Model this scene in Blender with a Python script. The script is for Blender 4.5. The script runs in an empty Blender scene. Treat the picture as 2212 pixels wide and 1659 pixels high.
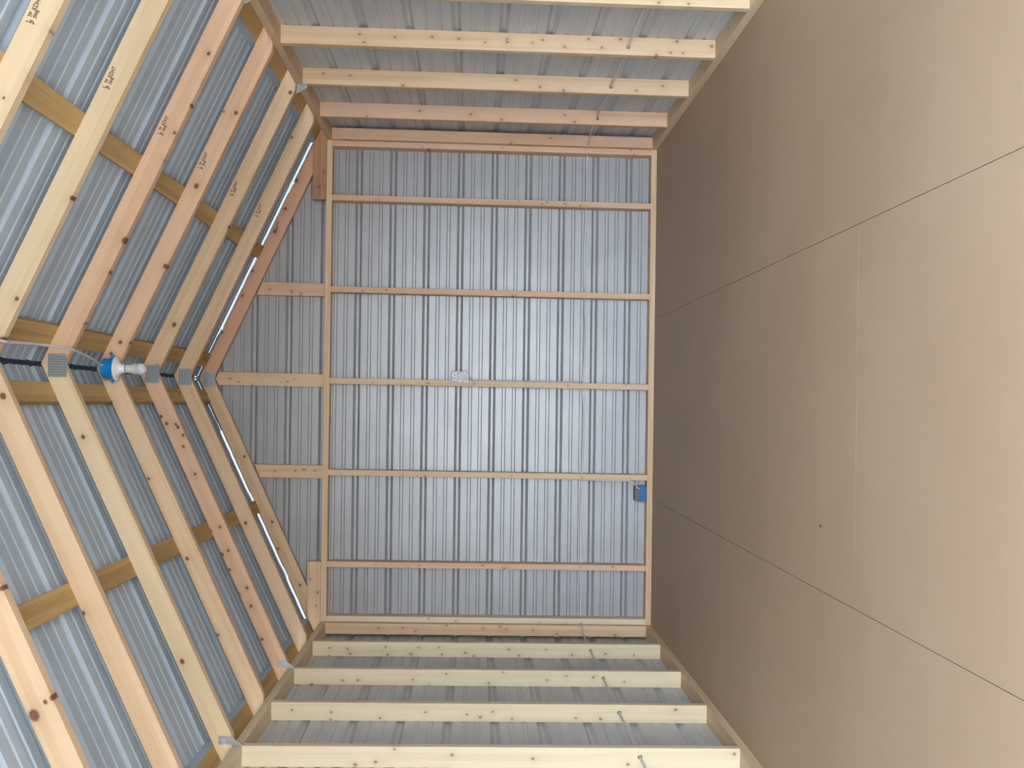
import bpy, math, random
from mathutils import Matrix, Vector

# ------------------------------------------------------------------ camera, sky, sun, exposure
scene = bpy.context.scene
COL = scene.collection
LEAN = 0.00671            # the shed leans a few millimetres per metre

cam_data = bpy.data.cameras.new('camera')
cam = bpy.data.objects.new('camera', cam_data)
COL.objects.link(cam)
cam_data.sensor_fit = 'HORIZONTAL'
cam_data.sensor_width = 36.0
cam_data.lens = 2125.63 / 2212 * 36.0
cam_data.shift_x = -0.00274
cam_data.shift_y = 0.01769
cam_data.clip_start = 0.02
cam.matrix_world = Matrix(((0.013502, 0.999907, -0.001720, -0.122807),
    (-0.040693, -0.001169, -0.999171, -6.585418),
    (-0.999080, 0.013561, 0.040673, 1.204110),
    (0.000000, 0.000000, 0.000000, 1.000000)))
scene.camera = cam

world = bpy.data.worlds.new('sky')
scene.world = world
world.use_nodes = True
wn = world.node_tree.nodes
wn['Background'].inputs[0].default_value = (0.755, 0.89, 1.04, 1)
wn['Background'].inputs[1].default_value = 4.5

sun_data = bpy.data.lights.new('sun', 'SUN')
sun_data.energy = 11.0
sun_data.angle = math.radians(1.0)
sun_data.color = (1.0, 0.95, 0.86)
sun = bpy.data.objects.new('sun', sun_data)
COL.objects.link(sun)
sun.rotation_euler = (math.radians(-38), math.radians(24), 0)

scene.view_settings.view_transform = 'Standard'
scene.view_settings.look = 'None'
scene.view_settings.gamma = 1.0
scene.view_settings.exposure = 2.19

# ------------------------------------------------------------------ dimensions (metres)
W = 1.601                 # half width between the stud faces
H = 2.209                 # top of the wall plates
SL = 0.462                # roof slope
TOPZ = 3.028              # rafter top line at the ridge
UNDZ = 2.932              # rafter underside at the ridge
SK = 0.089                # stud depth
FRONT = -7.45
LS = math.sqrt(1 + SL * SL)
TY = [0.03, -0.544, -1.1536, -1.7632, -2.3728, -2.9824, -3.592]

# ------------------------------------------------------------------ helpers
def lean(v):
    return Vector((v.x + LEAN * v.z, v.y, v.z))

def link(name, mesh, M=None, parent=None, mat=None, bevel=0.0, smooth=False):
    """mesh coordinates are local to matrix M (world); M itself carries no lean"""
    M = M or Matrix.Identity(4)
    Mi = M.inverted()
    for v in mesh.vertices:
        v.co = Mi @ lean(M @ v.co)
    o = bpy.data.objects.new(name, mesh)
    COL.objects.link(o)
    if parent is not None:
        o.parent = parent
        o.matrix_basis = WORLD[parent.name].inverted() @ M
    else:
        o.matrix_world = M
    WORLD[o.name] = M.copy()
    if mat is not None:
        mesh.materials.append(mat)
    if bevel:
        b = o.modifiers.new('bevel', 'BEVEL')
        b.width = bevel; b.segments = 2; b.limit_method = 'ANGLE'; b.angle_limit = math.radians(40)
    if smooth:
        for p in mesh.polygons: p.use_smooth = True
    return o

WORLD = {}

def frame(o, ax, ay):
    ax = Vector(ax).normalized(); ay = Vector(ay).normalized(); az = ax.cross(ay)
    M = Matrix.Identity(4)
    for i in range(3):
        M[i][0] = ax[i]; M[i][1] = ay[i]; M[i][2] = az[i]; M[i][3] = o[i]
    return M

class MB:
    def __init__(self): self.v = []; self.f = []
    def add(self, vs, fs):
        n = len(self.v); self.v += [Vector(p) for p in vs]; self.f += [[i + n for i in f] for f in fs]
        return self
    def box(self, a, b):
        x0, y0, z0 = a; x1, y1, z1 = b
        x0, x1 = min(x0, x1), max(x0, x1); y0, y1 = min(y0, y1), max(y0, y1); z0, z1 = min(z0, z1), max(z0, z1)
        return self.add([(x0,y0,z0),(x1,y0,z0),(x1,y1,z0),(x0,y1,z0),(x0,y0,z1),(x1,y0,z1),(x1,y1,z1),(x0,y1,z1)],
                        [(3,2,1,0),(4,5,6,7),(0,1,5,4),(1,2,6,5),(2,3,7,6),(3,0,4,7)])
    def prism(self, poly, z0, z1):
        area = sum(poly[i][0]*poly[(i+1)%len(poly)][1]-poly[(i+1)%len(poly)][0]*poly[i][1] for i in range(len(poly)))
        if area < 0: poly = poly[::-1]
        n = len(poly)
        return self.add([(x, y, z0) for x, y in poly] + [(x, y, z1) for x, y in poly],
                        [tuple(range(n))[::-1], tuple(range(n, 2*n))] + [(i, (i+1)%n, n+(i+1)%n, n+i) for i in range(n)])
    def lathe(self, prof, seg=32, axis=None):
        """profile of (radius, height) turned about local z; closed at both ends"""
        vs = []; fs = []
        for r, h in prof:
            for k in range(seg):
                a = 2*math.pi*k/seg
                vs.append((r*math.cos(a), r*math.sin(a), h))
        m = len(prof)
        for i in range(m-1):
            for k in range(seg):
                fs.append((i*seg+k, i*seg+(k+1)%seg, (i+1)*seg+(k+1)%seg, (i+1)*seg+k))
        fs.append(tuple(range(seg))[::-1]); fs.append(tuple((m-1)*seg+k for k in range(seg)))
        return self.add(vs, fs)
    def tube(self, pts, rad, seg=10, flat=1.0):
        pts = [Vector(p) for p in pts]
        vs = []; fs = []; n = len(pts)
        up = Vector((0.13, 0.21, 0.97)).normalized()
        for i, p in enumerate(pts):
            t = (pts[min(i+1, n-1)] - pts[max(i-1, 0)]).normalized()
            a = t.cross(up)
            if a.length < 1e-3: a = t.cross(Vector((1, 0, 0)))
            a.normalize(); b = t.cross(a); up = b.cross(t) if False else up
            for k in range(seg):
                q = 2*math.pi*k/seg
                vs.append(p + a*math.cos(q)*rad + b*math.sin(q)*rad*flat)
        for i in range(n-1):
            for k in range(seg):
                fs.append((i*seg+k, (i+1)*seg+k, (i+1)*seg+(k+1)%seg, i*seg+(k+1)%seg))
        fs.append(tuple(range(seg))); fs.append(tuple((n-1)*seg+k for k in range(seg))[::-1])
        return self.add(vs, fs)
    def mesh(self, name='mesh'):
        m = bpy.data.meshes.new(name)
        m.from_pydata([tuple(v) for v in self.v], [], self.f)
        m.update(calc_edges=True)
        return m

def spline(pts, n=10):
    pts = [Vector(p) for p in pts]; out = []
    P = [pts[0]*2-pts[1]] + pts + [pts[-1]*2-pts[-2]]
    for i in range(1, len(P)-2):
        for k in range(n):
            t = k/n; a, b, c, d = P[i-1], P[i], P[i+1], P[i+2]
            out.append(0.5*((2*b)+(c-a)*t+(2*a-5*b+4*c-d)*t*t+(3*b-a-3*c+d)*t**3))
    out.append(pts[-1]); return out

def tag(o, label=None, cat=None, group=None, kind=None):
    if label: o['label'] = label
    if cat: o['category'] = cat
    if group: o['group'] = group
    if kind: o['kind'] = kind
    return o

def empty(name, loc, label, cat, group=None):
    o = bpy.data.objects.new(name, None); COL.objects.link(o)
    o.empty_display_size = 0.05
    M = Matrix.Translation(loc); o.matrix_world = M; WORLD[o.name] = M
    return tag(o, label, cat, group)

# ------------------------------------------------------------------ materials
def new_mat(name):
    m = bpy.data.materials.new(name); m.use_nodes = True
    return m, m.node_tree, m.node_tree.nodes['Principled BSDF']

def plain(name, col, rough=0.5, metal=0.0, spec=0.5, noise=0.0, nscale=30):
    m, t, b = new_mat(name)
    b.inputs['Roughness'].default_value = rough; b.inputs['Metallic'].default_value = metal
    b.inputs['Specular IOR Level'].default_value = spec
    b.inputs['Base Color'].default_value = (*col, 1)
    if noise:
        tc = t.nodes.new('ShaderNodeTexCoord'); n = t.nodes.new('ShaderNodeTexNoise')
        n.inputs['Scale'].default_value = nscale; n.inputs['Detail'].default_value = 4
        t.links.new(tc.outputs['Object'], n.inputs['Vector'])
        r = t.nodes.new('ShaderNodeMix'); r.data_type = 'RGBA'
        r.inputs[6].default_value = (*[c*(1-noise) for c in col], 1)
        r.inputs[7].default_value = (*[min(1, c*(1+noise)) for c in col], 1)
        t.links.new(n.outputs['Fac'], r.inputs[0]); t.links.new(r.outputs[2], b.inputs['Base Color'])
    return m

class NT:
    """small helper to chain nodes"""
    def __init__(self, t): self.t = t
    def _set(self, s, v):
        if hasattr(v, 'links') or isinstance(v, bpy.types.NodeSocket): self.t.links.new(v, s)
        elif v is not None: s.default_value = v
    def math(self, op, a, b=None, c=None, clamp=False):
        n = self.t.nodes.new('ShaderNodeMath'); n.operation = op; n.use_clamp = clamp
        self._set(n.inputs[0], a); self._set(n.inputs[1], b)
        if c is not None: self._set(n.inputs[2], c)
        return n.outputs[0]
    def vec(self, op, a, b=None):
        n = self.t.nodes.new('ShaderNodeVectorMath'); n.operation = op
        self._set(n.inputs[0], a)
        if b is not None: self._set(n.inputs[1], b)
        return n.outputs['Value'] if op == 'LENGTH' else n.outputs[0]
    def noise(self, v, scale=1.0, detail=2.0, rough=0.5, dist=0.0):
        n = self.t.nodes.new('ShaderNodeTexNoise')
        n.inputs['Scale'].default_value = scale; n.inputs['Detail'].default_value = detail
        n.inputs['Roughness'].default_value = rough; n.inputs['Distortion'].default_value = dist
        self._set(n.inputs['Vector'], v); return n.outputs['Fac']
    def mix(self, f, a, b, mode='MIX'):
        n = self.t.nodes.new('ShaderNodeMix'); n.data_type = 'RGBA'; n.blend_type = mode
        self._set(n.inputs[0], f)
        self._set(n.inputs[6], a if isinstance(a, bpy.types.NodeSocket) else (*a, 1))
        self._set(n.inputs[7], b if isinstance(b, bpy.types.NodeSocket) else (*b, 1))
        return n.outputs[2]
    def smooth(self, x, lo, hi):
        n = self.t.nodes.new('ShaderNodeMapRange'); n.interpolation_type = 'SMOOTHSTEP'
        self._set(n.inputs[0], x); n.inputs[1].default_value = lo; n.inputs[2].default_value = hi
        return n.outputs[0]

WOODN = [0]
def wood(light, dark, knots=(), knot_r=0.0085, rings=0.55, ringw=0.011, rough=0.62, seed=None, knotcol=(0.17, 0.062, 0.03)):
    """sawn softwood: growth rings running along local x, streaks, and knots at given (x, y) places of the board"""
    WOODN[0] += 1
    rnd = random.Random(seed if seed is not None else WOODN[0]*7+3)
    m, t, b = new_mat('wood'); N = NT(t)
    P = t.nodes.new('ShaderNodeTexCoord').outputs['Object']
    off = (rnd.uniform(-9, 9), rnd.uniform(-9, 9), rnd.uniform(-9, 9))
    Q = N.vec('ADD', P, off)
    mind = None
    for k in knots:
        s = k[2] if len(k) > 2 else rnd.uniform(0.75, 1.25)
        d = N.vec('SUBTRACT', P, (k[0], k[1], 0))
        d = N.vec('MULTIPLY', d, (0.8/(knot_r*s), 1/(knot_r*s), 0))
        l = N.vec('LENGTH', d)
        mind = l if mind is None else N.math('MINIMUM', mind, l)
    sep = t.nodes.new('ShaderNodeSeparateXYZ'); t.links.new(Q, sep.inputs[0])
    wob = N.noise(N.vec('MULTIPLY', Q, (1.3, 5.0, 5.0)), 1.0, 2.0)
    yy = N.math('ADD', sep.outputs[1], N.math('MULTIPLY', sep.outputs[2], 0.45))
    yy = N.math('ADD', yy, N.math('MULTIPLY', wob, rnd.uniform(0.05, 0.12)))
    if mind is not None:
        halo = N.math('POWER', 2.718, N.math('MULTIPLY', mind, -0.55))
        yy = N.math('ADD', yy, N.math('MULTIPLY', halo, 0.030))
    ring = N.math('SINE', N.math('MULTIPLY', yy, 2*math.pi/ringw))
    ring = N.math('MULTIPLY_ADD', ring, 0.5, 0.5)
    ring = N.math('POWER', ring, 2.2)
    amp = N.noise(N.vec('MULTIPLY', Q, (0.7, 20.0, 20.0)), 1.0, 1.0)
    ring = N.math('MULTIPLY', ring, N.smooth(amp, 0.40, 0.70))
    streak = N.noise(N.vec('MULTIPLY', Q, (3.5, 160.0, 160.0)), 1.0, 4.0, 0.6)
    patch = N.noise(N.vec('MULTIPLY', Q, (0.55, 22.0, 22.0)), 1.0, 2.0)
    f = N.math('MULTIPLY', ring, rings*0.6)
    f = N.math('ADD', f, N.math('MULTIPLY', N.smooth(streak, 0.3, 0.75), 0.28))
    f = N.math('ADD', f, N.math('MULTIPLY', N.smooth(patch, 0.46, 0.60), 0.42), clamp=True)
    col = N.mix(f, light, dark)
    if mind is not None:
        ns = N.noise(N.vec('MULTIPLY', P, (240.0, 240.0, 240.0)), 1.0, 2.0)
        md = N.math('ADD', mind, N.math('MULTIPLY', N.math('SUBTRACT', ns, 0.5), 0.5))
        col = N.mix(N.math('MULTIPLY', halo, 0.55), col, [c*0.62 for c in dark])
        inner = N.math('SUBTRACT', 1.0, N.smooth(md, 0.55, 1.15))
        kc = N.mix(N.smooth(md, 0.1, 0.9), [c*1.5 for c in knotcol], knotcol)
        col = N.mix(N.math('MULTIPLY', inner, 0.9), col, kc)
    t.links.new(col, b.inputs['Base Color'])
    b.inputs['Roughness'].default_value = rough
    b.inputs['Specular IOR Level'].default_value = 0.3
    bump = t.nodes.new('ShaderNodeBump'); bump.inputs['Strength'].default_value = 0.12; bump.inputs['Distance'].default_value = 0.002
    t.links.new(streak, bump.inputs['Height']); t.links.new(bump.outputs[0], b.inputs['Normal'])
    return m

YEL = ((0.74, 0.57, 0.37), (0.62, 0.435, 0.245))
TAN = ((0.75, 0.535, 0.345), (0.62, 0.39, 0.215))
PNK = ((0.75, 0.49, 0.325), (0.62, 0.355, 0.21))
RED = ((0.74, 0.42, 0.27), (0.60, 0.29, 0.165))
ORANGE = ((0.46, 0.235, 0.125), (0.33, 0.15, 0.07))
PALE = ((0.76, 0.63, 0.435), (0.66, 0.49, 0.295))
TREAT = ((0.58, 0.385, 0.165), (0.37, 0.215, 0.072))

def metal_sheet(name, base, rough, metallic):
    m, t, b = new_mat(name); N = NT(t)
    P = t.nodes.new('ShaderNodeTexCoord').outputs['Object']
    n = N.noise(P, 3.0, 3.0)
    col = N.mix(N.smooth(n, 0.3, 0.7), [c*0.95 for c in base], [c*1.04 for c in base])
    t.links.new(col, b.inputs['Base Color'])
    b.inputs['Metallic'].default_value = metallic
    g = N.noise(P, 14.0, 3.0)
    t.links.new(N.math('MULTIPLY_ADD', g, 0.06, rough-0.03), b.inputs['Roughness'])
    return m

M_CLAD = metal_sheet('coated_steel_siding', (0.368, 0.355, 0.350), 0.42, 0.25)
M_SIDE_LIT = metal_sheet('coated_steel_siding_lit', (0.56, 0.555, 0.55), 0.5, 0.05)  # same siding as the end wall, lightened in colour to look better lit
M_ROOF = metal_sheet('coated_steel_roofing', (0.405, 0.475, 0.555), 0.52, 0.05)
M_ZINC = plain('galvanized_steel', (0.48, 0.49, 0.50), 0.38, 0.85, noise=0.2, nscale=80)
M_BLUE = plain('blue_plastic', (0.0, 0.21, 0.52), 0.42)
M_BLUE_SHADED = plain('blue_plastic_shaded', (0.0, 0.125, 0.31), 0.45)  # same blue plastic, darkened: the shade low on the wall is in the colour
M_WHITE = plain('white_plastic', (0.80, 0.80, 0.80), 0.3)
M_BULB = plain('frosted_bulb', (0.58, 0.57, 0.60), 0.18)
M_BASE = plain('bulb_housing', (0.70, 0.66, 0.60), 0.4)
M_CABLE = plain('cable_sheath', (0.72, 0.66, 0.63), 0.5)
M_CABLE_G = plain('cable_sheath_grey', (0.50, 0.47, 0.46), 0.5)
M_STAPLE = plain('staple_red', (0.42, 0.10, 0.08), 0.5)
M_INK = plain('stamp_ink', (0.13, 0.075, 0.045), 0.8)
M_TOOTH = plain('tooth_glint', (0.80, 0.80, 0.78), 0.35, 0.3)  # paler than the plate's zinc: the sparkle is put into the colour
M_SLOT = plain('plate_slot', (0.10, 0.10, 0.105), 0.6, 0.3)
M_DARK = plain('slot_dark', (0.02, 0.02, 0.025), 0.7)
M_TAUPE = plain('box_opening', (0.20, 0.15, 0.14), 0.7)

def floor_mat():
    m, t, b = new_mat('floor_panel'); N = NT(t)
    P = t.nodes.new('ShaderNodeTexCoord').outputs['Object']
    n = N.noise(P, 0.9, 4.0); n2 = N.noise(P, 260.0, 2.0); n3 = N.noise(N.vec('MULTIPLY', P, (1, 0.25, 1)), 22.0, 3.0)
    col = N.mix(N.smooth(n, 0.3, 0.7), (0.455, 0.312, 0.202), (0.490, 0.345, 0.232))
    col = N.mix(N.math('MULTIPLY', N.smooth(n2, 0.45, 0.8), 0.25), col, (0.28, 0.195, 0.13))
    v = t.nodes.new('ShaderNodeTexVoronoi'); v.inputs['Scale'].default_value = 9.0
    t.links.new(P, v.inputs['Vector'])
    fl = N.math('SUBTRACT', 1.0, N.smooth(v.outputs['Distance'], 0.012, 0.022))
    col = N.mix(N.math('MULTIPLY', fl, 0.6), col, (0.60, 0.48, 0.36))
    t.links.new(col, b.inputs['Base Color'])
    t.links.new(N.math('MULTIPLY_ADD', n3, 0.10, 0.50), b.inputs['Roughness'])
    b.inputs['Specular IOR Level'].default_value = 0.25
    return m
M_FLOOR = floor_mat()

def ground_mat():
    m, t, b = new_mat('gravel_ground'); N = NT(t)
    P = t.nodes.new('ShaderNodeTexCoord').outputs['Object']
    n = N.noise(P, 3.0, 6.0)
    col = N.mix(N.smooth(n, 0.3, 0.7), (0.30, 0.30, 0.29), (0.42, 0.42, 0.40))
    t.links.new(col, b.inputs['Base Color']); b.inputs['Roughness'].default_value = 0.9
    return m

# ------------------------------------------------------------------ the setting
# sheet metal: ribs every 9 inches, a tall one and two shallow ones between
P9 = 0.2286
def profile(u0, u1, phase):
    """polyline (u, h): u along the sheet's width, h outwards; a tall rib centred on `phase`"""
    pts = []
    k = math.floor((u0 - phase)/P9) - 1
    while phase + k*P9 < u1 + P9:
        c = phase + k*P9
        if k % 4 == 2:        # side lap: a narrow dark gap beside the tall rib
            pts += [(c-0.0290, 0.0), (c-0.0286, 0.004), (c-0.0272, 0.004), (c-0.0268, 0.0)]
        pts += [(c-0.0235, 0), (c-0.0225, 0.0015), (c-0.0085, 0.0185), (c-0.0065, 0.019), (c+0.0065, 0.019), (c+0.0085, 0.0185), (c+0.0225, 0.0015), (c+0.0235, 0)]
        for q in (0.352, 0.650):
            d = c + q*P9
            pts += [(d-0.0130, 0), (d-0.0075, 0.0045), (d+0.0075, 0.0045), (d+0.0130, 0)]
        k += 1
    out = []
    for i, p in enumerate(pts):
        if u0 < p[0] < u1: out.append(p)
    def at(u):
        for a, b in zip(pts, pts[1:]):
            if a[0] <= u <= b[0]: return a[1] + (b[1]-a[1])*(u-a[0])/max(1e-9, b[0]-a[0])
        return 0
    return [(u0, at(u0))] + out + [(u1, at(u1))]

def sheet(name, prof, place, ends, mat, thick=0.0007):
    """place(u, h, s) -> world point, ends(u) -> (s0, s1)"""
    mb = MB(); n = len(prof)
    vs = []
    for lay in (0, 1):
        for u, h in prof:
            s0, s1 = ends(u)
            vs.append(place(u, h + lay*thick, s0)); vs.append(place(u, h + lay*thick, s1))
    fs = []
    for i in range(n-1):
        a = 2*i; fs.append((a, a+1, a+3, a+2)); b = 2*n + 2*i; fs.append((b, b+2, b+3, b+1))
        fs.append((a, a+2, b+2, b)); fs.append((a+1, b+1, b+3, a+3))
    fs.append((0, 2*n, 2*n+1, 1)); e = 2*(n-1); fs.append((e, e+1, 2*n+e+1, 2*n+e))
    mb.add(vs, fs)
    me = mb.mesh()
    o = link(name, me, None, None, mat)
    return tag(o, kind='structure')

ZR = 1.316                # height of one tall rib on the walls
# back wall with its gable
BZ = TOPZ + 0.029
pr = profile(-0.10, 3.086, ZR)
extra = [u for u in (2.262,) ]
pr2 = sorted(pr + [(2.2620, 0.0), (2.8990, 0.006), (2.9010, 0.0065)], key=lambda p: p[0])
def back_ends(z):
    if z < 2.262: xe = W + SK + 0.004
    else:
        xe = min(W + SK + 0.004, (BZ - z)/SL)
        if z > 2.90: xe = max(xe, (RT_ - 0.003 - z)/SL, 0.007)
    return (-xe, xe)
RT_ = TOPZ + 0.038*LS
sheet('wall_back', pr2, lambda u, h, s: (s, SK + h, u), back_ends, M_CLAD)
for sgn, nm in ((1, 'wall_right'), (-1, 'wall_left')):
    sheet(nm, profile(-0.10, 2.236, ZR), lambda u, h, s, g=sgn: (g*(W + SK + h), s, u), lambda u: (FRONT, SK), M_SIDE_LIT)

# roof: two slopes of sheet with ribs running down the slope, plus the ridge cap, one structure each
RT = TOPZ + 0.038*LS      # z of the sheet plane at the ridge
def roof_place(g):
    nx, nz = g*SL/LS, 1/LS
    def f(u, h, s):
        return (g*s + nx*h, u, RT - SL*s + nz*h)
    return f
ROOF_PHASE = {1: -3.0935, -1: -3.0635}
for g, nm in ((1, 'ceiling_right'), (-1, 'ceiling_left')):
    sheet(nm, profile(FRONT-0.15, 0.118, ROOF_PHASE[g]), roof_place(g), lambda u: (0.010, W + SK + 0.10), M_ROOF)
cap = MB()
zc = RT + 0.022*LS
for t0 in (0.0, 0.0007):
    pass
cap.prism([(-0.16, zc-0.16*SL), (0, zc), (0.16, zc-0.16*SL), (0.16, zc-0.16*SL+0.001), (0, zc+0.001), (-0.16, zc-0.16*SL+0.001)], 0, 1)
me = MB(); me.v = [Vector((p.x, FRONT-0.15 + p.z*(0.12-FRONT+0.15), p.y)) for p in cap.v]; me.f = cap.f
tag(link('trim_1', me.mesh(), mat=M_ROOF), kind='structure')

# near-black sheet added under the ridge cap, standing for the shade there
zf = RT + 0.0205*LS
fo = MB().prism([(-0.13, zf-0.13*SL), (0, zf), (0.13, zf-0.13*SL), (0.13, zf-0.13*SL+0.0008), (0, zf+0.0008), (-0.13, zf-0.13*SL+0.0008)], 0, 1)
me = MB(); me.v = [Vector((p.x, FRONT-0.15 + p.z*(0.118-FRONT+0.15), p.y)) for p in fo.v]; me.f = fo.f
tag(link('trim_2', me.mesh(), mat=plain('ridge_shade_dark', (0.012, 0.020, 0.032), 0.8)), kind='structure')
# rake trim added to dim the gable slit, corner trims to keep light out of wall ribs
n_ = 3
for g in (1, -1):
    xo = W + SK + 0.10
    pl = [(0, RT+0.022), (g*xo, RT+0.022-SL*xo), (g*xo, RT-0.065-SL*xo), (0, RT-0.065)]
    mb = MB().prism([(p[0], p[1]) for p in pl], 0, 1)
    for v in mb.v: v.y, v.z = 0.138 + v.z*0.0008, v.y
    tag(link('trim_%d' % n_, mb.mesh(), mat=plain('rake_light_baffle', (0.085, 0.105, 0.115), 0.7)), kind='structure'); n_ += 1
    mb = MB().box((g*(W+SK+0.0215), -0.06, -0.1), (g*(W+SK+0.0225), SK+0.0225, 2.236))
    mb.box((g*(W+SK-0.05), SK+0.0215, -0.1), (g*(W+SK+0.0225), SK+0.0225, 2.236))
    tag(link('trim_%d' % n_, mb.mesh(), mat=M_CLAD), kind='structure'); n_ += 1

# floor panels with open joints
def floor():
    mb = MB(); g = 0.0011; xo = W + SK
    rows = [(-xo, -0.755, [-4.95]), (-0.755, 0.460, [-5.966, -3.527, -1.09]), (0.460, xo, [-4.74, -2.30])]
    for x0, x1, cuts in rows:
        ys = [FRONT+0.09] + cuts + [SK]
        for a, b in zip(ys, ys[1:]):
            mb.box((x0 + g, a + 0.0009, -0.018), (x1 - g, b - 0.0009, 0))
    mb.box((-xo, FRONT+0.09, -0.05), (xo, SK, -0.0185))
    return tag(link('floor', mb.mesh(), mat=M_FLOOR), kind='structure')
floor()

# front wall round the wide doorway (behind the camera)
OPX, OPZ = 1.45, 2.13
mb = MB()
mb.box((-W-SK, FRONT, -0.1), (-OPX, FRONT+SK, 2.24)); mb.box((OPX, FRONT, -0.1), (W+SK, FRONT+SK, 2.24))
mb.prism([(-OPX, OPZ), (OPX, OPZ), (OPX, 2.24), (W+SK, 2.24), (0, RT-0.01), (-W-SK, 2.24), (-OPX, 2.24)], 0, 1)
for v in mb.v[16:]:
    v.y, v.z = FRONT + v.z*SK, v.y
tag(link('wall_front', mb.mesh(), mat=M_CLAD), kind='structure')
gm = MB().box((-40, -60, -0.5), (40, 40, -0.25))
tag(link('ground', gm.mesh(), mat=ground_mat()), kind='structure')

# ------------------------------------------------------------------ knots (x, z on the board's face), read off the boards
KN = {
'R6':[(0.832,2.548),(0.972,2.484),(0.769,2.62,0.5)],
'R5':[(1.145,2.39),(0.597,2.663),(0.44,2.719,1.35),(0.23,2.852),(0.082,2.904)],
'R4':[(1.342,2.349),(1.121,2.418),(0.884,2.524),(0.544,2.689,1.5),(1.217,2.369,0.5),(1.003,2.487),(0.189,2.846),(0.406,2.745)],
'R3':[(1.27,2.38),(1.274,2.439,0.5),(0.911,2.565,1.45),(0.52,2.708,1.3),(0.148,2.917),(0.145,2.867),(0.093,2.96)],
'R2':[(1.565,2.236),(0.821,2.557),(1.097,2.423),(0.55,2.672),(0.283,2.846,1.4),(0.053,2.935)],
'R1':[(1.482,2.339)],
'R0':[(1.157,2.484),(1.347,2.412),(1.005,2.549),(0.571,2.758),(0.738,2.694),(0.325,2.89)],
'L6':[(-1.072,2.505,2.0),(-1.032,2.473),(-1.02,2.453),(-0.694,2.606)],
'L5':[(-0.12,2.896,1.4),(-0.897,2.601)],
'L4':[(-0.287,2.849),(-1.23,2.424)],
'L3':[(-0.508,2.773),(-0.143,2.959),(-0.893,2.584),(-1.262,2.432)],
'L2':[(-0.218,2.91),(-0.256,2.879),(-0.259,2.83),(-0.275,2.818),(-0.318,2.79),(-0.38,2.787),(-0.529,2.722),(-0.816,2.584),(-0.838,2.634),(-0.945,2.538),(-0.967,2.571),(-1.049,2.528),(-1.184,2.478),(-1.247,2.411),(-1.428,2.348),(-1.148,2.434)],
'L1':[(-0.642,2.736),(-0.869,2.585)],
'L0':[(-0.498,2.73),(-0.931,2.541),(-1.35,2.352),(-1.109,2.5)],
'SR3':[(1.669,1.79),(1.659,1.617),(1.666,1.437),(1.63,1.767),(1.66,1.306),(1.646,1.177),(1.666,1.069),(1.652,1.069),(1.651,0.945),(1.666,0.895),(1.636,0.786),(1.637,0.603),(1.677,0.669),(1.681,0.51),(1.678,0.23),(1.621,0.261),(1.621,0.199),(1.658,0.057),(1.608,0.332)],
'SR2':[(1.674,2.058),(1.667,1.912),(1.62,1.623),(1.666,1.002),(1.631,0.866),(1.616,0.736),(1.655,0.183),(1.625,0.331)],
'SR1':[(1.621,1.885),(1.662,1.565),(1.649,1.253),(1.622,1.062),(1.66,0.672),(1.619,0.613)],
'SR0':[(1.612,0.989),(1.591,0.789),(1.652,0.721)],
'SR4':[(1.592,1.024),(1.587,0.866),(1.615,0.434),(1.614,0.305)],
'SL4':[(-1.602,1.526),(-1.626,1.28),(-1.656,1.605),(-1.667,1.691),(-1.643,0.934),(-1.668,0.525),(-1.624,0.063)],
'SL3':[(-1.635,1.881),(-1.672,1.883),(-1.664,1.644),(-1.625,2.072),(-1.633,1.096),(-1.646,1.222),(-1.659,1.156),(-1.635,1.424),(-1.663,0.687),(-1.668,0.564),(-1.622,0.193),(-1.667,1.0)],
'SL2':[(-1.675,2.075),(-1.652,1.907),(-1.651,1.824),(-1.647,1.524),(-1.68,1.435),(-1.615,1.34),(-1.667,1.106),(-1.626,0.677),(-1.632,0.526),(-1.657,0.353),(-1.648,0.783),(-1.606,1.028)],
'SL1':[(-1.626,2.067),(-1.672,2.07),(-1.631,1.96),(-1.661,1.943),(-1.619,1.728),(-1.666,1.715),(-1.662,1.573),(-1.623,1.528),(-1.621,1.402),(-1.664,1.384),(-1.653,1.24),(-1.673,1.188),(-1.631,0.975),(-1.669,0.911),(-1.632,0.746),(-1.664,0.584),(-1.657,0.378),(-1.664,0.2)],
'SL0':[(-1.622,1.823),(-1.616,1.66),(-1.64,1.576),(-1.601,1.372),(-1.618,1.126),(-1.608,1.015),(-1.624,0.973),(-1.628,0.796),(-1.652,0.636),(-1.661,0.244)],
}


def to_local(M, pts, y):
    Mi = M.inverted(); out = []
    for p in pts:
        q = Mi @ Vector((p[0], y, p[1])); out.append((q.x, q.y) + tuple(p[2:]))
    return out

def rand_knots(L, w, n, seed):
    r = random.Random(seed)
    return [(r.uniform(0.05, L-0.05), r.uniform(-w*0.45, w*0.45), r.uniform(0.4, 0.8)) for _ in range(n)]

# ------------------------------------------------------------------ wall plates
def board(name, M, poly, T, mat, bevel=0.0015, parent=None):
    return link(name, MB().prism(poly, 0, T).mesh(), M, parent, mat, bevel)

def side_of(g): return 'upper' if g > 0 else 'lower'

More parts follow.
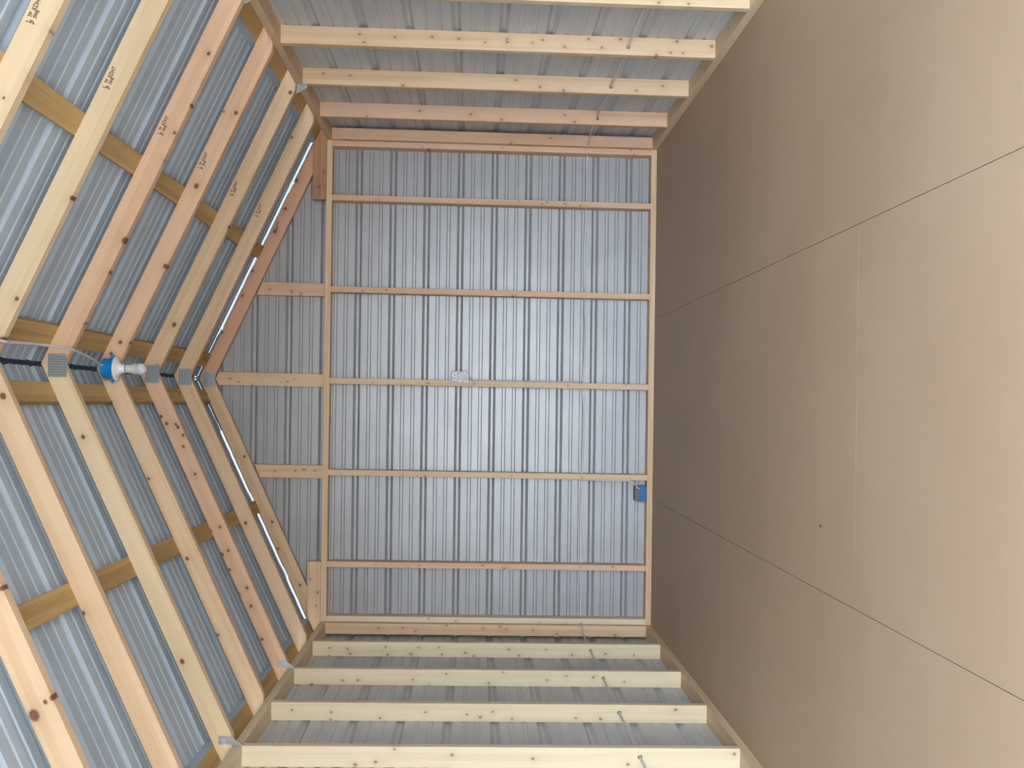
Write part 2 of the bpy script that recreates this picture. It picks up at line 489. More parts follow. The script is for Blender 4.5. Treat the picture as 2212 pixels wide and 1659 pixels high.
# long plates of the side walls
for g in (1, -1):
    wallname = "photo's upper wall" if g > 0 else "photo's lower wall"
    for z, nm, lab in ((H-0.038, 'top_plate', 'long pine top plate carrying the rafters along the '), (0, 'bottom_plate', 'long pine bottom plate on the floor along the ')):
        M = frame((g*(W + SK/2), FRONT+0.09, z), (0, 1, 0), (-g, 0, 0)) if g > 0 else frame((g*(W + SK/2), FRONT+0.09, z), (0, 1, 0), (1, 0, 0))
        # local z = ax x ay
        zdir = M.col[2].to_3d()
        T0 = 0.038 if zdir.z > 0 else -0.038
        L = -(FRONT+0.09)
        if nm == 'top_plate':
            t_ = PALE if g < 0 else TAN
        else:
            t_ = YEL
        me = MB().prism([(0, -SK/2), (L, -SK/2), (L, SK/2), (0, SK/2)], 0, T0)
        if T0 < 0: me.f = [f[::-1] for f in me.f]
        o = link(nm, me.mesh(), M, None, wood(*t_, knots=rand_knots(L, 0.08, 9, 5+g)), 0.0015)
        tag(o, lab + wallname, 'timber plate')
# end wall plates
for z, nm, lab in ((H-0.038, 'top_plate', 'pine top plate of the metal end wall, between wall studs and gable'), (0, 'bottom_plate', 'pine bottom plate where the metal end wall meets the brown floor')):
    M = frame((-W, SK/2, z), (1, 0, 0), (0, 1, 0))
    o = board(nm, M, [(0, -SK/2), (2*W, -SK/2), (2*W, SK/2), (0, SK/2)], 0.038, wood(*TAN, knots=rand_knots(3.2, 0.01, 9, 3) if z else rand_knots(3.2, 0.01, 4, 9), knot_r=0.007))
    # knots sit on the narrow face: shift them there
    tag(o, lab, 'timber plate')

# ------------------------------------------------------------------ side wall studs
HOLE_Z = 0.472
def stud_mesh(L, w, T, hole=None, r=0.0095):
    """board in local x (length), y (width), z (thickness) with an optional drilled hole through z"""
    mb = MB()
    if hole is None:
        return mb.prism([(0, -w/2), (L, -w/2), (L, w/2), (0, w/2)], 0, T)
    hx, hy = hole; n = 24
    ring = [(hx + r*math.cos(2*math.pi*k/n), hy + r*math.sin(2*math.pi*k/n)) for k in range(n)]
    d = 0.04
    sq = []
    for k in range(n):
        a = 2*math.pi*k/n; c, s = math.cos(a), math.sin(a)
        # square boundary: x hx +- d, y the board's edges
        tx = d/abs(c) if abs(c) > 1e-6 else 1e9
        ty = ((w/2 - hy) if s > 0 else (w/2 + hy))/abs(s) if abs(s) > 1e-6 else 1e9
        t = min(tx, ty); sq.append((hx + c*t, hy + s*t))
    cor = [(hx+d, w/2), (hx-d, w/2), (hx-d, -w/2), (hx+d, -w/2)]
    vs = []; 
    for z in (0, T):
        vs += [(x, y, z) for x, y in ring] + [(x, y, z) for x, y in sq] + [(x, y, z) for x, y in cor]
        vs += [(0, -w/2, z), (0, w/2, z), (L, w/2, z), (L, -w/2, z)]
    B = 2*n + 8; fs = []
    for k in range(n):
        k2 = (k+1) % n
        # corner insert
        q = [k, n+k, n+k2, k2]
        a1 = 2*math.pi*k/n; a2 = 2*math.pi*(k+1)/n
        for ci, (cx, cy) in enumerate(cor):
            ca = math.atan2(cy-hy, cx-hx) % (2*math.pi)
            if a1 < ca < a2 - 1e-9: q = [k, n+k, 2*n+ci, n+k2, k2]
        fs.append(q[::1]); fs.append([i + B for i in q][::-1])
        fs.append([k, k2, k2+B, k+B])
    C0 = 2*n; E0 = 2*n+4
    up = [n+k for k in range(n)]
    def side(xsel):
        idx = [k for k in range(n) if abs(sq[k][0]-(hx+xsel*d)) < 1e-6]
        idx = sorted(idx, key=lambda k: sq[k][1])
        return [n+k for k in idx]
    lft = side(-1); rgt = side(1)
    fL = [E0, C0+2] + lft + [C0+1, E0+1]
    fR = [E0+3, E0+2, C0+0] + rgt[::-1] + [C0+3]
    fs.append(fL); fs.append([i+B for i in fL][::-1]); fs.append(fR); fs.append([i+B for i in fR][::-1])
    top = [E0+1, C0+1] + [n+k for k in sorted([k for k in range(n) if abs(sq[k][1]-w/2) < 1e-6 and abs(sq[k][0]-hx) < d-1e-6], key=lambda k: sq[k][0])] + [C0+0, E0+2]
    bot = [E0+0, C0+2] + [n+k for k in sorted([k for k in range(n) if abs(sq[k][1]+w/2) < 1e-6 and abs(sq[k][0]-hx) < d-1e-6], key=lambda k: sq[k][0])] + [C0+3, E0+3]
    for row, fl in ((top, False), (bot, True)):
        for a, b_ in zip(row, row[1:]):
            q = [a, b_, b_+B, a+B]; fs.append(q if not fl else q[::-1])
    fs.append([E0, E0+1, E0+1+B, E0+B]); fs.append([E0+2, E0+3, E0+3+B, E0+2+B])
    mb.add(vs, fs)
    return mb

ordinal = ['in the corner by the end wall', 'second from the end wall', 'third from the end wall', 'fourth from the end wall', 'nearest the camera']
STUDY = [-0.038] + TY[1:5]
look = {('R', 0): ('pinkish', PNK), ('R', 1): ('pinkish', PNK), ('R', 2): ('tan', TAN), ('R', 3): ('knotty tan', TAN), ('R', 4): ('yellowish', YEL),  # tints also hold each wall's light: pinker upper wall, paler lower wall
        ('L', 0): ('tan', TAN), ('L', 1): ('very knotty pale', PALE), ('L', 2): ('pale', PALE), ('L', 3): ('pale', PALE), ('L', 4): ('cream-coloured', PALE)}
for g, sd in ((1, 'R'), (-1, 'L')):
    for k, y in enumerate(STUDY):
        w = SK if k else 0.073
        xc = g*(W + w/2)
        M = frame((xc, y, 0.038), (0, 0, 1), (g, 0, 0))   # local z = z x (g x) = g y
        T0 = 0.038*g if k else 0.0375*g
        L = H - 0.076
        hole = None
        if k: hole = (HOLE_Z - 0.038, g*(1.640 if g > 0 else -1.640) - W - w/2)
        mb = stud_mesh(L, w, T0, hole)
        if T0 < 0: mb.f = [list(f)[::-1] for f in mb.f]
        kn = to_local(M, KN['S%s%d' % (sd, k)], y)
        desc, tint = look[(sd, k)]
        nm = {'R': "photo's upper wall", 'L': "photo's lower wall"}[sd]
        o = link('wall_stud', mb.mesh(), M, None, wood(*tint, knots=kn, knot_r=0.0062, rings=0.4, knotcol=(0.24, 0.125, 0.065)), 0.0012)
        tag(o, '%s pine stud on the %s, %s' % (desc, nm, ordinal[k]), 'wall stud', 'studs of the ' + nm)

# ------------------------------------------------------------------ end wall studs
P24 = 0.6096
ew = [(2, "second from the top of the photo"), (1, "third from the top of the photo"), (0, 'the middle one, with the silver outlet beside it'),
      (-1, "third from the bottom of the photo, above the blue box"), (-2, "second from the bottom of the photo")]
def end_stud(x, lab, seed, tint):
    M = frame((x, 0, 0.038), (0, 0, 1), (1, 0, 0))
    L = H - 0.076
    r = random.Random(seed)
    kn = [(r.uniform(0.05, L-0.05), r.uniform(-0.015, 0.015), r.uniform(0.45, 0.9)) for _ in range(r.randint(5, 9))]
    o = link('wall_stud', MB().prism([(0, -0.019), (L, -0.019), (L, 0.019), (0, 0.019)], 0, SK).mesh(), M, None, wood(*tint, knots=kn, knot_r=0.006, rings=0.3), 0.0012)
    tag(o, 'end wall stud, edge on, ' + lab, 'wall stud', 'studs of the metal end wall')
for i, (k, lab) in enumerate(ew):
    end_stud(k*P24, lab, 20+i, (PNK, PNK, TAN, TAN, PNK)[i])
end_stud(W-0.020, 'topmost in the photo, in the upper corner', 31, PNK)
end_stud(-W+0.020, 'bottommost in the photo, in the lower corner', 32, PALE)

# gable studs: flat, wide face to the room, mitred under the rafters
for k, lab in ((1, "upper one in the photo"), (0, 'middle one, pointed tip under the ridge plate'), (-1, "lower one in the photo")):
    x = k*P24 - 0.002 if k else 0.0
    hw = 0.0435
    zz = lambda q: UNDZ + 0.004 - SL*abs(q) - 0.004
    M = frame((x, 0.050, H), (0, 0, 1), (1, 0, 0))
    poly = [(0, -hw), (zz(x-hw)-H, -hw)] + ([(zz(0)-H, 0)] if k == 0 else []) + [(zz(x+hw)-H, hw), (0, hw)]
    r = random.Random(60+k)
    top = zz(x)-H
    kn = [(r.uniform(0.05, top-0.03), r.uniform(-0.035, 0.035), r.uniform(0.5, 0.9)) for _ in range(5)]
    o = board('gable_stud', M, poly, 0.038, wood(*(PNK if k == 1 else TAN), knots=kn, knot_r=0.007))
    tag(o, 'short wide pine board in the gable, ' + lab, 'gable stud', 'short boards in the gable')

# heel boards on the end wall plate
for g, lab, tint in ((1, "reddish short board at the photo's upper corner where roof meets end wall", ORANGE), (-1, "tan short board at the photo's lower corner where roof meets end wall", TAN)):
    M = frame((g*1.202, -0.006, H), (g, 0, 0), (0, 0, 1))     # local z = g x X z = -g y
    L = 0.50
    kn = [(0.10, 0.045, 0.9), (0.20, 0.02, 0.7)] if g > 0 else [(0.10, 0.07, 0.6), (0.19, 0.02, 0.9), (0.28, 0.03, 0.5)]
    ztop = lambda s: min(0.089, TOPZ - 0.006 - SL*(1.202 + s) - H)
    s1 = (TOPZ - 0.006 - H - 0.089)/SL - 1.202
    poly = [(0, 0.001), (L-0.02, 0.001), (L-0.02, ztop(L-0.02)), (s1, 0.089), (0, 0.089)]
    T0 = -0.035*g
    mb = MB().prism(poly, 0, T0)
    if T0 < 0: mb.f = [list(f)[::-1] for f in mb.f]
    o = link('heel_board', mb.mesh(), M, None, wood(*tint, knots=kn, rings=0.5), 0.0012)
    tag(o, lab, 'short board')

# ------------------------------------------------------------------ trusses
def text_mesh(body, size, depth=0.0003, bold=0.0):
    c = bpy.data.curves.new('t', 'FONT'); c.body = body; c.size = size; c.extrude = depth; c.offset = bold
    c.align_x = 'LEFT'
    o = bpy.data.objects.new('t', c); COL.objects.link(o)
    dg = bpy.context.evaluated_depsgraph_get(); dg.update()
    me = bpy.data.meshes.new_from_object(o.evaluated_get(dg))
    bpy.data.objects.remove(o)
    return me

def stamp(M, parent):
    """grade stamp in one mesh: small emblem, TP over SW45, then KDHT. local x runs down the rafter, local y up"""
    mb = MB()
    def put(body, size, x, y, sx=1.0, bold=0.0006):
        me = text_mesh(body, size, 0.0002, bold)
        mb.add([(v.co.x*sx + x, v.co.y + y, v.co.z) for v in me.vertices], [tuple(p.vertices) for p in me.polygons])
    put('TP', 0.0155, 0.017, 0.010, 0.9)
    put('SW45', 0.0145, 0.021, -0.0045, 0.72)
    put('KDHT', 0.0200, 0.041, 0.006, 0.80, 0.0005)
    mb.box((0.029, 0.0045, 0), (0.043, 0.0058, 0.0003))
    # the small emblem: a bar with three uneven blots
    mb.prism([(0.000, 0.018), (0.004, 0.0195), (0.0035, 0.0125), (0.001, 0.012)], 0, 0.0003)
    mb.prism([(0.001, 0.010), (0.005, 0.011), (0.007, 0.001), (0.003, 0.000)], 0, 0.0003)
    mb.prism([(0.007, 0.0085), (0.0105, 0.009), (0.012, 0.0005), (0.0085, 0.0)], 0, 0.0003)
    mb.prism([(0.0015, -0.002), (0.010, -0.0005), (0.0105, -0.003), (0.002, -0.0085)], 0, 0.0003)
    link('grade_stamp', mb.mesh(), M, parent, M_INK)

def nail_plate(x0, x1, z0, z1, y, parent, seed):
    """stamped truss plate: rows of raised teeth with their glint painted pale, each beside its dark slot"""
    mb = MB(); mb.box((x0, y-0.0016, z0), (x1, y, z1))
    nb = len(mb.f); r = random.Random(seed); yp = y-0.0016
    cols = 9; rows = 8
    for i in range(cols):
        for j in range(rows):
            cx = x0 + (i + 0.5)*(x1-x0)/cols; cz = z0 + (j + 0.5 + (0.22 if j % 2 else -0.12))*(z1-z0)/rows
            if r.random() < 0.05: continue
            cx += r.uniform(-0.0006, 0.0006); cz += r.uniform(-0.0004, 0.0004)
            a, h = 0.0026, 0.0021
            mb.add([(cx-a*0.45, yp, cz-h), (cx+a*0.45, yp, cz-h), (cx, yp-0.0030, cz-h*0.2)], [(0, 1, 2)])
            mb.add([(cx-a*0.5, yp, cz-h), (cx, yp-0.0030, cz-h*0.2), (cx-a*0.2, yp, cz+h)], [(0, 1, 2)])
            mb.add([(cx+a*0.5, yp, cz-h), (cx+a*0.3, yp, cz+h), (cx, yp-0.0030, cz-h*0.2)], [(0, 1, 2)])
    nt = nb; ns = len(mb.f)
    for i in range(cols):
        for j in range(rows):
            cx = x0 + (i + 0.86)*(x1-x0)/cols; cz = z0 + (j + 0.5 + (0.22 if j % 2 else -0.12))*(z1-z0)/rows
            if cx > x1-0.002: continue
            q = yp-0.0001
            mb.add([(cx-0.0010, q, cz-0.0026), (cx+0.0010, q, cz-0.0026), (cx+0.0010, q, cz+0.0022), (cx-0.0010, q, cz+0.0022)], [(0, 1, 2, 3)])
    me = mb.mesh(); me.materials.append(M_ZINC); me.materials.append(M_SLOT); me.materials.append(M_TOOTH)
    for p in me.polygons[nt:ns]: p.material_index = 2
    for p in me.polygons[ns:]: p.material_index = 1
    return link('nail_plate', me, None, parent)

tt = {('R', 6): YEL, ('R', 5): YEL, ('R', 4): PNK, ('R', 3): PNK, ('R', 2): TAN, ('R', 1): TAN, ('R', 0): RED,
      ('L', 6): TAN, ('L', 5): TAN, ('L', 4): YEL, ('L', 3): TAN, ('L', 2): PNK, ('L', 1): TAN, ('L', 0): TAN}
tlab = ["reddish rafter pair standing on the end wall, farthest from the camera",
        "pine rafter pair second from the end wall, beside the bright slot",
        "third rafter pair from the end wall, its lower arm dotted with many dark knots",
        'pine rafter pair carrying the blue light fixture at the ridge',
        "pine rafter pair whose square nail plate shows left of the light fixture",
        "pine rafter pair whose two arms meet right at the photo's left edge",
        "pine rafter pair nearest the camera, arms crossing the photo's two left corners"]
plates = [(-0.058, 0.041), (-0.055, 0.043), (-0.056, 0.041), (-0.057, 0.041), (-0.056, 0.042), (-0.055, 0.042), (-0.055, 0.042)]
ramp = {0: 0.008}
for k, y in enumerate(TY):
    dz = ramp.get(k, 0.0)
    root = empty('roof_truss', (0, y + 0.019, H), tlab[k], 'roof truss', 'rafter pairs')
    for g, sd in ((1, 'R'), (-1, 'L')):
        ax = Vector((g, 0, -SL)).normalized()
        ay = Vector((g*SL, 0, 1)).normalized()     # outward normal of the slope
        M = frame((0, y, TOPZ+dz), ax, ay)
        zd = M.col[2].to_3d().y                      # +1 or -1: which way local z points
        Mi = M.inverted()
        xs = (UNDZ + dz - H)/SL
        xt = W + SK - 0.002
        wp = [(0, TOPZ+dz), (0, UNDZ+dz), (g*xs, H+0.0005), (g*xt, H+0.0005), (g*xt, TOPZ+dz-SL*xt)]
        # seat corner slightly eased
        e = 0.010
        wp = [(0, TOPZ+dz), (0, UNDZ+dz), (g*(xs-e), H+0.0005+SL*e), (g*xs, H+0.0015), (g*(xs+0.006), H+0.0005), (g*xt, H+0.0005), (g*xt, TOPZ+dz-SL*xt)]
        poly = []
        for x, z in wp:
            q = Mi @ Vector((x, y, z)); poly.append((q.x, q.y))
        T0 = 0.038*zd
        mb = MB().prism(poly, 0, T0)
        if T0 < 0: mb.f = [list(f)[::-1] for f in mb.f]
        kn = to_local(M, KN.get('%s%d' % (sd, k), []), y)
        o = link('rafter', mb.mesh(), M, root, wood(*tt[(sd, k)], knots=kn, knot_r=0.0088, rings=0.6, knotcol=(0.12, 0.035, 0.018)), 0.0015)
        if g > 0:
            q = Vector((0.974, y - 0.0002, 2.542+dz))
            Ms = frame(q, ax, ay)
            # lettering faces the room (towards -y): local z must point to -y
            if Ms.col[2].to_3d().y > 0:
                Ms = frame(q, ax, ay) @ Matrix.Scale(1, 4)
            stamp(Ms, o)
    x0, x1 = plates[k]
    nail_plate(x0, x1, 2.921+dz, 2.998+dz, y, root, k)

# ------------------------------------------------------------------ purlins between rafters and roof sheets
def purlin(g, s0, s1, label, knots_seed, flash=False):
    ax = Vector((0, -1, 0)); ay = Vector((g, 0, -SL)).normalized()
    z0 = TOPZ - SL*s0 + 0.0002
    M = frame((g*s0, 0.085, z0), ax, ay)
    L = 0.085 - (FRONT + 0.09)
    w = (s1-s0)*LS
    zd = M.col[2].to_3d().z
    T0 = 0.0375*zd/abs(zd)
    mb = MB().prism([(0, 0), (L, 0), (L, w), (0, w)], 0, T0)
    if T0 < 0: mb.f = [list(f)[::-1] for f in mb.f]
    o = link('purlin', mb.mesh(), M, None, wood(*TREAT, knots=rand_knots(L, 0.05, 6, knots_seed), knot_r=0.006, rings=0.9, ringw=0.0085), 0.0015)
    tag(o, label, 'purlin', 'treated purlins under the roof sheets')
    if flash:
        f = MB(); a = -0.0006; b = -0.016
        f.add([(0, a, 0), (L, a, 0), (L, b, T0), (0, b, T0), (0, a-0.0007, 0), (L, a-0.0007, 0), (L, b-0.0007, T0), (0, b-0.0007, T0)],
              [(0, 1, 2, 3), (7, 6, 5, 4), (0, 4, 5, 1), (2, 6, 7, 3), (1, 5, 6, 2), (0, 3, 7, 4)])
        fo = link('flashing', f.mesh(), M, o, M_ROOF); fo['label'] = 'grey metal edge flashing'
    return o
purlin(1, 0.076, 0.157, 'yellow-brown treated purlin just above the ridge line in the photo', 1)
purlin(-1, 0.077, 0.158, 'yellow-brown treated purlin just below the ridge line in the photo', 2)
purlin(1, 0.804, 0.885, 'yellow-brown treated purlin crossing the middle of the photo\'s upper roof slope', 3)
purlin(-1, 0.806, 0.887, 'yellow-brown treated purlin crossing the middle of the photo\'s lower roof slope', 4)
purlin(1, 1.600, 1.688, 'dark treated purlin at the eave behind the photo\'s upper wall plate', 5, True)
purlin(-1, 1.600, 1.688, 'dark treated purlin at the eave behind the photo\'s lower wall plate', 6, True)

# ------------------------------------------------------------------ rafter ties (bent steel clips)
def clip(g, y, zt, label):
    """steel clip: square tab nailed on the rafter's front face, tapering down onto the plate's inner face, foot under the plate"""
    mb = MB(); t = 0.0014
    xi, xo_ = 1.559, 1.596
    yf = y - 0.0022
    def plate(poly, y0):
        n = len(poly); vs = [(g*x, y0, z) for x, z in poly] + [(g*x, y0 + t, z) for x, z in poly]
        fs = [tuple(range(n)), tuple(range(n, 2*n))[::-1]] + [(i, n+i, n+(i+1)%n, (i+1)%n) for i in range(n)]
        if g < 0: fs = [f[::-1] for f in fs]
        mb.add(vs, fs)
    plate([(xi, zt), (xo_, zt), (xo_, zt-0.048), (1.5995, zt-0.096), (1.5985, zt-0.099), (xi+0.002, zt-0.052)], yf)
    # folded leg against the inner face of the plate
    xa, xb = g*(W-0.0014), g*W
    mb.box((xa, yf, zt-0.099), (xb, yf+0.036, zt-0.052))
    # foot under the plate
    mb.box((g*W, yf, H-0.0395), (g*(W+0.045), yf+0.036, H-0.0382))
    # bead along the slanting edge and punched teeth
    mb.tube([(g*xi, yf-0.001, zt-0.050), (g*1.598, yf-0.001, zt-0.098)], 0.0016, 6)
    for i in range(3):
        mb.tube([(g*(xi+0.012+0.006*i), yf, zt-0.014-0.010*i), (g*(xi+0.013+0.006*i), yf-0.004, zt-0.015-0.010*i)], 0.0028, 7)
    o = link('rafter_tie', mb.mesh(), None, None, M_ZINC)
    tag(o, label, 'metal clip', 'galvanized rafter clips')
clip(-1, TY[4], 2.268, 'bent galvanized clip on the lower wall plate, nearest the bottom of the photo')
clip(-1, TY[2], 2.268, 'bent galvanized clip on the lower wall plate, closer to the end wall')
def back_clip(g, y, label):
    """clip nailed on the far face of the rafter; only its tip and foot show below the rafter's seat"""
    mb = MB(); t = 0.0014; yb = y + 0.0385
    poly = [(1.556, 2.262), (1.596, 2.262), (1.5995, 2.207), (1.5985, 2.150), (1.588, 2.156), (1.560, 2.203)]
    n = len(poly); vs = [(g*x, yb, z) for x, z in poly] + [(g*x, yb+t, z) for x, z in poly]
    mb.add(vs, [tuple(range(n)), tuple(range(n, 2*n))[::-1]] + [(i, n+i, n+(i+1)%n, (i+1)%n) for i in range(n)])
    mb.box((g*(W-0.0014), yb-0.030, 2.150), (g*W, yb+t, 2.205))
    mb.box((g*W, yb-0.030, H-0.0395), (g*(W+0.045), yb+t, H-0.0382))
    for i in range(2):
        mb.tube([(g*(1.583+0.007*i), yb, 2.190-0.014*i), (g*(1.583+0.007*i), yb-0.004, 2.188-0.014*i)], 0.0030, 7)
    tag(link('rafter_tie', mb.mesh(), None, None, M_ZINC), label, 'metal clip', 'galvanized rafter clips')
back_clip(1, TY[2], "small galvanized clip on the photo's upper wall plate, third rafter pair")
back_clip(1, TY[4], 'galvanized clip cut by the top edge of the photo')

# ------------------------------------------------------------------ light fixture at the ridge
lx, ly = 0.0, -1.7632 - 0.054
root = empty('light_fixture', (lx, ly, 2.976), 'blue round box with white lamp holder and bulb under the ridge', 'light')
M = Matrix.Translation((lx, ly, 0))
mb = MB().lathe([(0.040, 2.9775), (0.0445, 2.976), (0.0465, 2.972), (0.0475, 2.925), (0.0475, 2.921), (0.044, 2.921)], 40)
mb.f = [list(f)[::-1] for f in mb.f]
for s in (1, -1):     # ears with nail holes, side ribs
    mb.prism([(s*0.040, 2.921), (s*0.060, 2.925), (s*0.069, 2.929), (s*0.069, 2.935), (s*0.060, 2.938), (s*0.045, 2.946)], -0.010, -0.004)
    for v in mb.v[-12:]: v.y, v.z = v.z, v.y
    mb.box((s*0.030, -0.043, 2.925), (s*0.034, -0.033, 2.972))
box = link('junction_box', mb.mesh(), M, root, M_BLUE, 0, False); box['label'] = 'blue plastic ceiling box'
mod = box.modifiers.new('bevel', 'BEVEL'); mod.width = 0.001; mod.segments = 2
mb = MB().lathe([(0.052, 2.9200), (0.0565, 2.9185), (0.0575, 2.914), (0.0555, 2.910), (0.047, 2.907), (0.034, 2.904), (0.026, 2.897), (0.022, 2.888), (0.0205, 2.872), (0.0195, 2.8695)], 48)
mb.f = [list(f)[::-1] for f in mb.f]
hold = link('lamp_holder', mb.mesh(), M, root, M_WHITE, 0, True)
for a in (0.6, 0.6+math.pi):
    s = MB().lathe([(0.0036, 0.0), (0.0036, -0.003), (0.0025, -0.0042)], 12); s.f = [list(f)[::-1] for f in s.f]
    link('screw', s.mesh(), Matrix.Translation((lx+0.042*math.cos(a), ly+0.042*math.sin(a), 2.9062)), hold, M_ZINC, 0, True)
mb = MB().lathe([(0.0185, 2.8705), (0.0192, 2.868), (0.0195, 2.862), (0.0200, 2.852), (0.0225, 2.838), (0.0268, 2.823), (0.0280, 2.819)], 40)
mb.f = [list(f)[::-1] for f in mb.f]
bulb = link('light_bulb', mb.mesh(), M, root, M_BASE, 0, True)
g_ = [(0.0280, 2.819)] + [(0.0292*math.cos(a), 2.8015 - 0.0300*math.sin(a)) for a in [math.radians(d) for d in range(-28, 86, 8)]] + [(0.0012, 2.7715)]
mb = MB().lathe(g_, 40); mb.f = [list(f)[::-1] for f in mb.f]
gl = link('glass_globe', mb.mesh(), M, bulb, M_BULB, 0, True); gl['label'] = 'frosted round bulb tip'
mb = MB().lathe([(0.0193, 2.8712), (0.0205, 2.8708), (0.0205, 2.8688), (0.0193, 2.8684)], 32); mb.f = [list(f)[::-1] for f in mb.f]
link('collar', mb.mesh(), M, hold, M_DARK, 0, True)

# cable feeding it, stapled across the rafter faces
pts = [(0.014, ly-0.046, 2.962), (0.016, ly-0.052, 2.972), (0.030, -1.98, 2.952), (0.050, -2.22, 2.915), (0.058, -2.3775, 2.888), (0.062, -2.45, 2.894), (0.066, -2.62, 2.915),
       (0.062, -2.80, 2.905), (0.056, -2.9865, 2.884), (0.058, -3.05, 2.890), (0.060, -3.30, 2.905), (0.058, -3.596, 2.886), (0.060, -4.3, 2.90), (0.058, -5.5, 2.89), (0.058, -7.2, 2.89)]
mb = MB().tube(spline(pts, 8), 0.0056, 8, 0.8)
cable = link('ceiling_cable', mb.mesh(), None, None, M_CABLE, 0, True)
tag(cable, 'pale electrical cable running along the ridge to the light fixture', 'cable')
for (x, y, z) in ((0.058, -2.3775, 2.888), (0.056, -2.9865, 2.884)):
    s = MB()
    s.box((x-0.0012, y-0.0045, z-0.008), (x+0.0012, y+0.0045, z-0.0065)); s.box((x-0.0012, y-0.0045, z+0.0065), (x+0.0012, y+0.0045, z+0.008)); s.box((x-0.0012, y-0.0062, z-0.008), (x+0.0012, y-0.0045, z+0.008))
    so = link('cable_staple', s.mesh(), None, cable, M_STAPLE); so['label'] = 'small red staple'

# ------------------------------------------------------------------ cable round the walls at knee height
zc_ = HOLE_Z
pts = []
for y in (-7.2, -5.4, -4.2, -2.9824, -2.3728, -1.7632, -1.1536, -0.70, -0.50, -0.30):
    pts.append((1.642, y, zc_ + (0.004 if y not in STUDY else 0)))
pts += [(1.630, -0.15, zc_), (1.603, -0.045, zc_), (1.585, 0.02, zc_), (1.555, 0.058, zc_-0.006)]
for x, z in ((1.206, .466), (0.923, .475), (0.66, .470), (0.609, .468), (0.55, .466), (0.296, .462), (0.06, .474), (-0.05, .474), (-0.207, .462), (-0.52, .470), (-0.66, .472), (-0.834, .477), (-1.179, .472), (-1.50, .468)):
    pts.append((x, 0.062, z))
pts += [(-1.575, 0.045, zc_), (-1.603, -0.045, zc_), (-1.628, -0.15, zc_)]
for y in (-0.30, -0.50, -0.70, -1.1536, -1.7632, -2.3728, -2.9824, -4.2, -5.4, -7.2):
    pts.append((-1.640, y, zc_))
mb = MB().tube(spline(pts, 5), 0.0066, 8, 0.8)
tag(link('wall_cable', mb.mesh(), None, None, M_CABLE, 0, True), 'pale cable threaded through drilled studs round all three walls', 'cable')

# ------------------------------------------------------------------ outlet on the middle stud
root = empty('electrical_outlet', (0.045, 0, 1.245), 'silver-plated electrical outlet on the middle stud of the metal end wall', 'electrical outlet')
mb = MB().box((0.0215, 0.0, 1.262), (0.070, 0.055, 1.348))
bx = link('outlet_box', mb.mesh(), None, root, M_BLUE)
def film():
    m, t, b = new_mat('silver_film'); N = NT(t)
    P = t.nodes.new('ShaderNodeTexCoord').outputs['Object']
    n = N.noise(P, 38.0, 3.0, 0.5, 1.0); n2 = N.noise(N.vec('ADD', P, (3, 1, 2)), 30.0, 2.0, 0.5, 1.2)
    col = N.mix(N.smooth(n, 0.47, 0.53), (0.34, 0.34, 0.35), (0.72, 0.72, 0.74))
    col = N.mix(N.smooth(n2, 0.56, 0.60), col, (0.62, 0.48, 0.51))
    t.links.new(col, b.inputs['Base Color']); b.inputs['Roughness'].default_value = 0.4; b.inputs['Metallic'].default_value = 0.0
    return m
cp = link('cover_plate', MB().box((0.008, -0.006, 1.246), (0.082, -0.0005, 1.362)).mesh(), None, root, film(), 0.0018)
cp['label'] = 'shiny silver cover plate'
rc = link('receptacle', MB().box((0.029, -0.0085, 1.271), (0.062, -0.006, 1.335)).mesh(), None, root, plain('grey_receptacle', (0.50, 0.50, 0.50), 0.4), 0.001)
for zc2 in (1.287, 1.319):
    for dx in (-0.0062, 0.0062):
        link('slot', MB().box((0.0455+dx-0.0011, -0.0088, zc2-0.0035), (0.0455+dx+0.0011, -0.0084, zc2+0.0035)).mesh(), None, rc, M_DARK)
for zc2 in (1.2765, 1.3125):
    s = MB().lathe([(0.0026, 0), (0.0026, 0.0006)], 14)
    link('ground_hole', s.mesh(), frame((0.0455, -0.0084, zc2), (1, 0, 0), (0, 0, 1)), rc, M_DARK)
pts = [(0.046, 0.02, 1.262), (0.046, 0.012, 1.250), (0.040, 0.012, 1.236), (0.028, 0.012, 1.222), (0.0235, 0.012, 1.200), (0.0235, 0.012, 1.05), (0.0235, 0.012, 0.80), (0.0235, 0.014, 0.55), (0.024, 0.03, 0.505), (0.026, 0.05, 0.482)]
mb = MB().tube(spline(pts, 6), 0.0044, 8, 0.7)
tag(link('outlet_cable', mb.mesh(), None, None, M_CABLE_G, 0, True), 'thin grey cable down the middle stud from the silver outlet', 'cable')

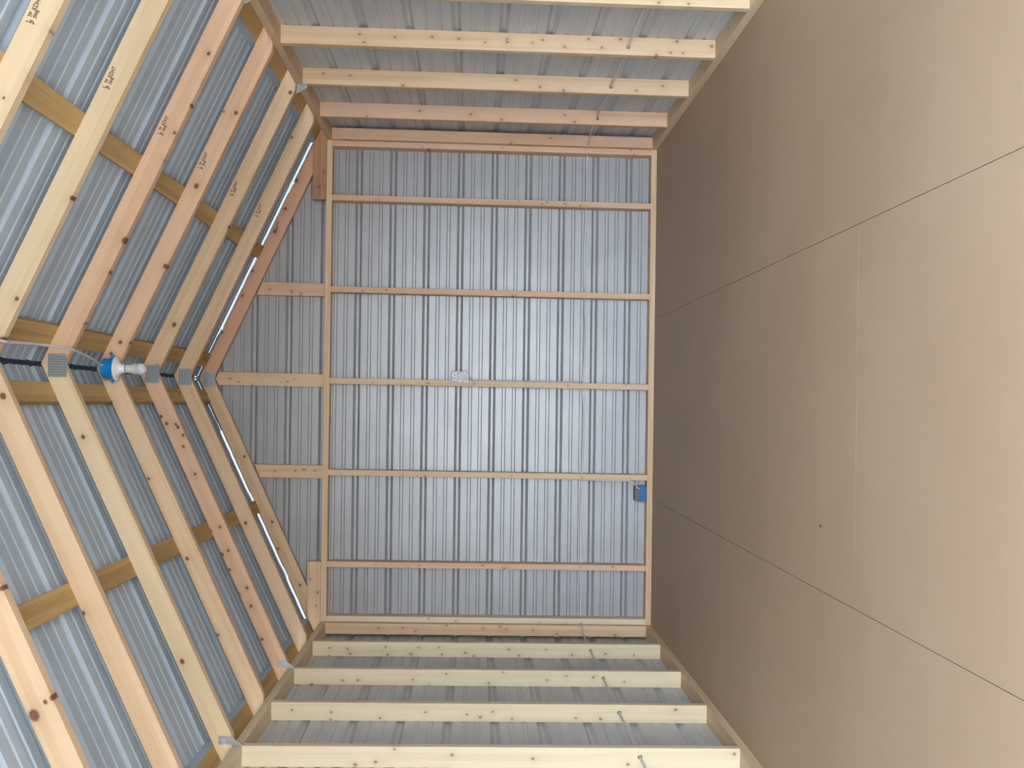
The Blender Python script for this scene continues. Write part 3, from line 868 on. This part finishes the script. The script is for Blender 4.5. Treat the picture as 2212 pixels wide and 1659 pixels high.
# ------------------------------------------------------------------ blue box low on the end wall
root = empty('junction_box', (-0.717, 0.03, 0.038), 'blue plastic junction box on the bottom plate of the end wall', 'junction box')
def rrect(x0, x1, z0, z1, r, top_only=False):
    pts = []
    for cx, cz, a0 in ((x1-r, z1-r, 0), (x0+r, z1-r, 90), (x0+r, z0+r, 180), (x1-r, z0+r, 270)):
        for d in range(0, 91, 18):
            a = math.radians(a0+d); pts.append((cx + r*math.cos(a), cz + r*math.sin(a)))
    return pts
def front_prism(poly, y0, y1):
    mb = MB().prism(poly, 0, 1)
    for v in mb.v: v.y, v.z = y0 + v.z*(y1-y0), v.y
    mb.f = [list(f)[::-1] for f in mb.f]
    return mb
b1 = link('box_body', front_prism(rrect(-0.771, -0.664, 0.0395, 0.0975, 0.009), 0.001, 0.060).mesh(), None, root, M_BLUE_SHADED, 0.002)
b2 = link('box_rim', front_prism(rrect(-0.769, -0.666, 0.090, 0.1185, 0.010), 0.004, 0.058).mesh(), None, root, M_TAUPE, 0.0015); b2['label'] = 'grey-brown open rim'
for x in (-0.688, -0.735):
    mb = MB().tube([(x, 0.012, 0.116), (x-0.002, 0.010, 0.124), (x-0.002, 0.010, 0.1265)], 0.0021, 8)
    link('nail', mb.mesh(), None, root, M_DARK)
mb = MB().box((-0.692, -0.001, 0.088), (-0.676, 0.003, 0.0995)); mb.box((-0.690, -0.0014, 0.086), (-0.678, -0.0008, 0.090))
link('cable_entry', mb.mesh(), None, b1, plain('dark_blue_gap', (0.0, 0.04, 0.12), 0.6))
pts = [(-0.632, 0.050, 0.500), (-0.633, 0.020, 0.46), (-0.6335, 0.010, 0.38), (-0.6335, 0.008, 0.25), (-0.6335, 0.006, 0.165), (-0.636, 0.002, 0.142), (-0.652, -0.004, 0.122), (-0.668, -0.005, 0.108), (-0.680, -0.003, 0.098), (-0.684, 0.0, 0.086)]
mb = MB().tube(spline(pts, 7), 0.0042, 8, 0.7)
tag(link('box_cable', mb.mesh(), None, None, M_CABLE, 0, True), 'short white cable curving down a stud into the blue junction box', 'cable')

# ------------------------------------------------------------------ a chip of wood on the floor
mb = MB(); r = random.Random(4)
mb.add([(-0.007, -0.003, 0), (0.002, -0.006, 0), (0.007, 0.001, 0), (0.001, 0.006, 0), (-0.005, 0.003, 0), (-0.003, -0.001, 0.004), (0.003, 0.001, 0.005)],
       [(4, 3, 2, 1, 0), (0, 1, 5), (1, 6, 5), (1, 2, 6), (2, 3, 6), (3, 5, 6), (3, 4, 5), (4, 0, 5)])
tag(link('wood_chip', mb.mesh(), Matrix.Translation((-0.532, -3.22, 0.0)), None, plain('dark_chip', (0.06, 0.035, 0.02), 0.8)), 'tiny dark chip of wood lying on the brown floor', 'wood chip')
